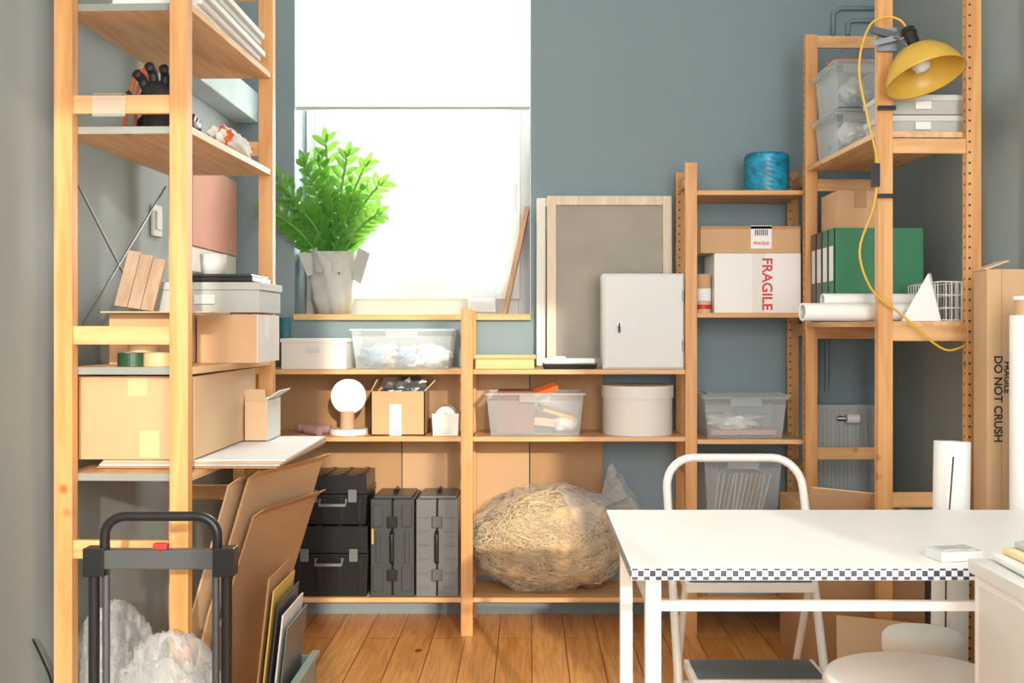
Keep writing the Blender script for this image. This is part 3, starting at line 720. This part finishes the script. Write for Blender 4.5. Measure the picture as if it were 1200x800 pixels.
# ------------------------------------------------------------------ right unit things
def small_bin(name, x0, x1, y0, y1, z0, z1, cont):
    b = B(name); rim_bin(b, x0, x1, y0, y1, z0, z1-0.012, CLEAR, 0.01, lid=CLEAR)
    for i in range(9):
        b.blob((random.uniform(x0+0.06, x1-0.06), random.uniform(y0+0.06, y1-0.06), z0+0.05+random.uniform(0, 0.03)), (0.04, 0.045, 0.035), cont[i % len(cont)], 0.6, 2.2, 3, i+z0*10)
    b.done()
small_bin('storage_bin', 1.045, 1.225, 3.73, 4.02, 1.7685, 1.918, [PAPER, METALW, BLUEST])
small_bin('storage_bin', 1.045, 1.225, 3.73, 4.02, 1.926, 2.085, [PAPER, BLUEST, METALW])
small_bin('storage_bin', 1.235, 1.355, 3.76, 4.02, 1.7685, 1.918, [PAPER, METALW])
b = B('orange_strap'); b.tube([(1.05, 3.85, 2.095), (1.09, 3.85, 2.11), (1.12, 3.8, 2.10), (1.16, 3.86, 2.115), (1.2, 3.82, 2.10)], 0.006, ORANGE); b.tube([(1.06, 3.8, 2.096), (1.1, 3.9, 2.105), (1.17, 3.8, 2.10)], 0.004, RED); b.done()
for z0, z1 in ((1.7685, 1.828), (1.832, 1.892)):
    b = B('flat_storage_box'); b.frus(1.095, 1.36, 3.40, 3.56, z0, z1-0.016, 0.004, LGREY); b.box(1.09, 1.365, 3.395, 3.565, z1-0.018, z1, METALW); b.box(1.2, 1.25, 3.392, 3.395, z0+0.015, z1-0.02, WHITE); b.done(0.003)
def binder(y0, y1, mat, z1=1.51):
    b = B('lever_arch_binder')
    b.box(1.045, 1.35, y0, y0+0.003, 1.1885, z1, mat); b.box(1.045, 1.35, y1-0.003, y1, 1.1885, z1, mat); b.box(1.045, 1.048, y0, y1, 1.1885, z1, mat)
    b.box(1.055, 1.335, y0+0.008, y1-0.008, 1.195, z1-0.012, PAPER)
    b.box(1.0435, 1.045, y0+0.014, y1-0.014, 1.33, 1.45, PAPER); b.lathe([(0.006, 0), (0.013, 0), (0.013, 0.002), (0.006, 0.002)], STEEL, (1.043, (y0+y1)/2, 1.24), (1, 0, 0), seg=20)
    b.done()
binder(3.74, 3.815, GREEN); binder(3.82, 3.895, GREEN); binder(3.90, 3.975, DGREY); binder(3.98, 4.045, DGREY)
b = carton('small_cardboard_box', 1.06, 1.225, 3.76, 3.96, 1.5115, 1.64, KRAFT, tape=KRAFT2, tape_x=1.14); b.done(0.002)
b = B('paper_rolls')
def roll(b, p0, p1, r):
    b.cyl(p0, p1, r, PAPER, cap=False); b.cyl(p0, p1, r*0.8, METALW, cap=False)
    d = (Vector(p1)-Vector(p0)).normalized()
    for p in (p0, p1): b.lathe([(r*0.8, 0), (r, 0)], PAPER, p, d, seg=24)
roll(b, (0.85, 3.40, 1.217), (1.25, 3.47, 1.217), 0.028); roll(b, (0.92, 3.46, 1.214), (1.25, 3.52, 1.214), 0.025); roll(b, (0.94, 3.50, 1.258), (1.25, 3.53, 1.258), 0.02)
b.done()
b = B('folded_paper_pyramid')
b.geo([(1.145, 3.36, 1.189), (1.262, 3.345, 1.189), (1.24, 3.37, 1.335), (1.18, 3.37, 1.189), (1.225, 3.352, 1.335)], [(0, 1, 4), (1, 2, 4), (0, 4, 2, 3), (1, 3, 2)], PAPER); b.done()
b = B('wire_basket')
x0, x1, y0, y1, z0, z1 = 1.27, 1.352, 3.37, 3.68, 1.1895, 1.31
for z in (z0+0.002, z0+0.04, z0+0.08, z1): b.tube([(x0, y0, z), (x1, y0, z), (x1, y1, z), (x0, y1, z)], 0.002, WHITE, seg=6, sm=1, closed=True)
for i in range(6):
    x = x0+(x1-x0)*i/5
    for y in (y0, y1): b.cyl((x, y, z0), (x, y, z1), 0.0014, WHITE, seg=6)
    b.cyl((x, y0, z0+0.002), (x, y1, z0+0.002), 0.0014, WHITE, seg=6)
for i in range(14):
    y = y0+(y1-y0)*i/13
    for x in (x0, x1): b.cyl((x, y, z0), (x, y, z1), 0.0014, WHITE, seg=6)
b.done()
# clamp lamp
b = B('clamp_work_lamp')
ap = Vector((1.135, 3.22, 1.995)); ax = Vector((0.22, -0.30, -0.93)).normalized()
b.lathe([(0.022, 0.0), (0.034, 0.006), (0.062, 0.022), (0.088, 0.048), (0.104, 0.078), (0.113, 0.105), (0.117, 0.107), (0.115, 0.101), (0.106, 0.076), (0.09, 0.046), (0.063, 0.018), (0.02, -0.002)], AMBER, ap, ax, seg=56)
b.cyl(ap-ax*0.06, ap+ax*0.005, 0.022, BLACK); b.cyl(ap-ax*0.065, ap-ax*0.045, 0.015, BLACK, r1=0.025)
b.lathe([(0.0, 0.085), (0.02, 0.08), (0.028, 0.06), (0.024, 0.04), (0.014, 0.02), (0.013, 0)], OFFW, ap, ax)
b.tube([ap-ax*0.03+Vector((-0.02, 0, 0)), (1.10, 3.25, 2.03), (1.075, 3.27, 2.04)], 0.006, STEEL, seg=8)
b.box(1.05, 1.106, 3.284, 3.300, 2.0, 2.07, STEEL); b.obox((1.065, 3.27, 2.05), (0.08, 0.01, 0.02), (0, 0.25, 0), SGREY); b.obox((1.065, 3.262, 2.025), (0.08, 0.01, 0.016), (0, -0.25, 0), STEEL)
Y = 3.277
b.tube([tuple(ap-ax*0.06), (1.10, 3.24, 2.08), (1.06, 3.25, 2.092), (1.01, 3.25, 2.06), (0.985, 3.26, 1.94), (1.02, Y, 1.78), (1.045, Y, 1.66), (1.036, Y, 1.536), (0.992, Y, 1.40), (1.03, Y, 1.28), (1.12, Y, 1.205), (1.21, Y, 1.125), (1.26, Y, 1.10), (1.31, Y, 1.115)], 0.0035, YCABLE, seg=8, sm=6)
b.box(1.028, 1.05, Y-0.01, Y+0.01, 1.59, 1.66, BLACK)
for z in (1.83, 1.565): b.box(1.052, 1.104, 3.284, 3.302, z-0.006, z+0.006, BLACK)
b.done()
# radiator + pipes
b = B('wall_radiator')
b.box(1.14, 1.42, 4.40, 4.44, 0.45, 0.86, RADI)
for i in range(8): b.box(1.15+i*0.033, 1.168+i*0.033, 4.392, 4.40, 0.47, 0.84, RADI)
b.cyl((1.16, 4.42, 0.86), (1.16, 4.42, 0.90), 0.012, STEEL); b.cyl((1.12, 4.42, 0.80), (1.14, 4.42, 0.80), 0.012, STEEL)
b.cyl((1.27, 4.37, 0.805), (1.32, 4.37, 0.805), 0.02, WHITE); b.cyl((1.24, 4.385, 0.805), (1.27, 4.375, 0.805), 0.01, STEEL)
b.box(1.2, 1.22, 4.44, 4.469, 0.7, 0.74, RADI); b.done(0.004)
b = B('heating_pipe')
PIPE = plain('painted_pipe', '#7d9098', 0.5)
for x in (1.175, 1.215): b.cyl((x, 4.455, 0.91), (x, 4.455, 1.66), 0.008, PIPE)
b.tube([(1.24, 4.45, 2.36), (1.24, 4.45, 2.45), (1.27, 4.45, 2.47), (1.45, 4.45, 2.47)], 0.009, PIPE, sm=1); b.tube([(1.30, 4.45, 2.36), (1.30, 4.45, 2.41), (1.32, 4.45, 2.42), (1.45, 4.45, 2.42)], 0.009, PIPE, sm=1)
b.done()
# tall box
b = carton('tall_shipping_carton', 1.27, 1.44, 3.03, 3.12, 0.001, 1.33, KRAFT, tape=None)
b.obox((1.30, 3.075, 1.342), (0.07, 0.085, 0.004), (0, -0.35, 0), KRAFT3); b.box(1.31, 1.312, 3.029, 3.03, 0.001, 1.33, KRAFT2)
o = b.done(0.002)
txt(o, 'carton_print', 'DO NOT CRUSH', 0.032, (1.300, 3.0285, 0.97), -math.pi/2, BLACK); txt(o, 'carton_print_2', 'FRAGILE', 0.024, (1.325, 3.0285, 1.03), -math.pi/2, BLACK)
b = B('poster_tube')
b.cyl((1.303, 2.86, 0.001), (1.303, 2.86, 1.20), 0.042, PAPER, seg=32); b.cyl((1.303, 2.86, 1.20), (1.303, 2.86, 1.24), 0.030, KRAFT, seg=32); b.cyl((1.303, 2.86, 1.24), (1.303, 2.86, 1.25), 0.034, WHITE)
b.box(1.285, 1.32, 2.8175, 2.8185, 1.165, 1.19, RED); b.done()
b = B('paper_roll'); roll(b, (1.08, 2.82, 0.002), (1.108, 2.86, 0.87), 0.046); b.tube([(1.078, 2.775, 0.84), (1.06, 2.775, 0.6), (1.055, 2.77, 0.3)], 0.002, BLACK, sm=1); b.done()
b = carton('cardboard_carton', 0.90, 1.24, 3.42, 3.92, 0.001, 0.58, KRAFT2, tape=None)
b.obox((1.02, 3.45, 0.61), (0.30, 0.004, 0.16), (0.9, 0.1, 0), KRAFT3); b.done(0.002)
b = B('leaning_cardboard_flap'); b.obox((0.99, 3.13, 0.165), (0.22, 0.006, 0.33), (-0.35, 0.12, 0.1), KRAFT3); b.done()

# ------------------------------------------------------------------ step stool
b = B('folding_step_stool')
xa, xb2 = 0.419, 0.832
def arch(xa, xb, ztop, yt, yb, r):
    pts = [(xa, yb, 0.012)]
    def yy(z): return yb+(yt-yb)*z/ztop
    pts.append((xa, yy(ztop-0.09), ztop-0.09))
    for q in range(8):
        a = math.pi-q/7*math.pi/2; z = ztop-0.085+0.085*math.sin(a); pts.append((xa+0.085+0.085*math.cos(a), yy(z), z))
    for q in range(8):
        a = math.pi/2-q/7*math.pi/2; z = ztop-0.085+0.085*math.sin(a); pts.append((xb-0.085+0.085*math.cos(a), yy(z), z))
    pts += [(xb, yy(ztop-0.09), ztop-0.09), (xb, yb, 0.012)]
    b.tube(pts, r, WHITE, seg=14, sm=1)
arch(xa, xb2, 0.768, 3.36, 2.98, 0.0125)
for x in (xa+0.03, xb2-0.03):
    b.cyl((x, 3.10, 0.47), (x, 3.37, 0.012), 0.011, WHITE, seg=12)
b.cyl((xa+0.03, 3.34, 0.08), (xb2-0.03, 3.34, 0.08), 0.009, WHITE)
for z, y0, y1 in ((0.455, 3.06, 3.27), (0.225, 2.93, 3.12)):
    b.box(xa+0.022, xb2-0.022, y0, y1, z-0.03, z-0.004, WHITE); b.box(xa+0.035, xb2-0.035, y0+0.012, y1-0.012, z-0.004, z, TREAD)
for x in (xa, xb2):
    b.cyl((x, 2.98, 0.0), (x, 2.98, 0.03), 0.016, BLACKM)
b.done(0.002)

# ------------------------------------------------------------------ work table
b = B('work_table')
x0, x1, y0, y1 = 0.182, 1.22, 1.94, 2.565
b.box(x0, x1, y0, y1, 0.718, 0.74, WHITE)
b.box(x0, x1, y0-0.0015, y0, 0.719, 0.7395, EDGE); b.box(x0-0.0015, x0, y0, y1, 0.719, 0.7395, EDGE); b.box(x0, x1, y1, y1+0.0015, 0.719, 0.7395, EDGE)
for x in (x0+0.042, x1-0.042):
    for y in (y0+0.04, y1-0.04): b.box(x-0.014, x+0.014, y-0.014, y+0.014, 0.001, 0.718, WHITE)
for y in (y0+0.04, y1-0.04): b.box(x0+0.05, x1-0.05, y-0.008, y+0.008, 0.655, 0.672, WHITE)
for x in (x0+0.042, x1-0.042): b.box(x-0.008, x+0.008, y0+0.05, y1-0.05, 0.655, 0.672, WHITE)
b.done(0.002)
b = B('card_reader'); b.obox((0.785, 2.02, 0.7495), (0.085, 0.06, 0.018), (0, 0, 0.2), METALW); b.obox((0.775, 2.02, 0.7595), (0.04, 0.035, 0.003), (0, 0, 0.2), LGREY); b.obox((0.81, 2.025, 0.7595), (0.018, 0.04, 0.004), (0, 0, 0.2), LGREY); b.done(0.004)
b = B('white_cabinet')
b.box(0.755, 1.25, 1.36, 1.85, 0.001, 0.752, WHITE); b.box(0.746, 1.26, 1.35, 1.857, 0.752, 0.774, METALW)
b.box(0.7535, 0.755, 1.38, 1.83, 0.05, 0.38, METALW); b.box(0.7535, 0.755, 1.38, 1.83, 0.39, 0.735, METALW); b.done(0.003)
b = B('folded_cloth_stack')
CL = plain('cream_cloth', '#e3cfa0', 0.9, var=0.15, scale=15, bump=0.6, bscale=60)
for i in range(4): b.obox((0.925+0.008*i, 1.735, 0.7815+0.0125*i), (0.30-0.02*i, 0.20-0.01*i, 0.012), (0, 0, -0.04+0.05*i), [OFFW, CL, LGREY, CL][i])
b.done(0.004)
b = B('round_stool')
b.lathe([(0, 0.41), (0.17, 0.41), (0.187, 0.418), (0.19, 0.432), (0.183, 0.446), (0.16, 0.452), (0, 0.452)], WHITE, (0.80, 2.25, 0), seg=56)
for i in range(4):
    a = math.pi/4+i*math.pi/2; b.cyl((0.80+0.16*math.cos(a), 2.25+0.16*math.sin(a), 0.001), (0.80+0.12*math.cos(a), 2.25+0.12*math.sin(a), 0.412), 0.013, WHITE)
b.lathe([(0.135, 0.15), (0.142, 0.158), (0.135, 0.166), (0.128, 0.158), (0.135, 0.15)], WHITE, (0.80, 2.25, 0)); b.done()
b = B('white_lidded_tub'); b.lathe([(0, 0.001), (0.08, 0.001), (0.09, 0.37), (0.096, 0.38), (0.096, 0.415), (0.088, 0.425), (0, 0.425)], OFFW, (0.96, 2.66, 0), seg=48)
b.done()

# ------------------------------------------------------------------ lights
wd = bpy.data.worlds.new('world'); scn.world = wd; wd.use_nodes = True
bg = wd.node_tree.nodes['Background']; bg.inputs['Color'].default_value = (0.90, 0.95, 1, 1); bg.inputs['Strength'].default_value = 1.2
def area(name, loc, rot, sx, sy, power, col):
    l = bpy.data.lights.new(name, 'AREA'); l.shape = 'RECTANGLE'; l.size = sx; l.size_y = sy; l.energy = power; l.color = col
    o = bpy.data.objects.new(name, l); o.location = loc; o.rotation_euler = rot; scn.collection.objects.link(o); return o
area('window_daylight', (-0.48, 5.0, 2.0), (-math.pi/2, 0, 0), 1.6, 2.2, 170, (1.0, 0.98, 0.94))
area('front_fill', (-0.45, YF+0.01, 1.72), (math.pi/2, 0, 0), 0.95, 1.7, 45, (1, 0.97, 0.93))  # area fill lamps added across the two made-up front openings
area('front_fill', (0.865, YF+0.01, 1.72), (math.pi/2, 0, 0), 0.95, 1.7, 72, (1, 0.97, 0.93))
s = bpy.data.lights.new('sun', 'SUN'); s.energy = 3.0; s.angle = math.radians(1.0); s.color = (1, 0.88, 0.71)
so = bpy.data.objects.new('sun', s); scn.collection.objects.link(so); so.location = (1.0, -3, 3)
so.rotation_euler = Vector((-0.24, 1, -0.26)).to_track_quat('-Z', 'Y').to_euler()

# ------------------------------------------------------------------ camera
cd = bpy.data.cameras.new('camera'); cam = bpy.data.objects.new('camera', cd); scn.collection.objects.link(cam)
cam.location = (0, 0, 1.165); cam.rotation_euler = (math.pi/2, 0, 0)
cd.sensor_width = 36; cd.lens = 36*1280/1200; cd.shift_x = -20/1200; cd.shift_y = -15/1200
cd.clip_start = 0.02
scn.camera = cam
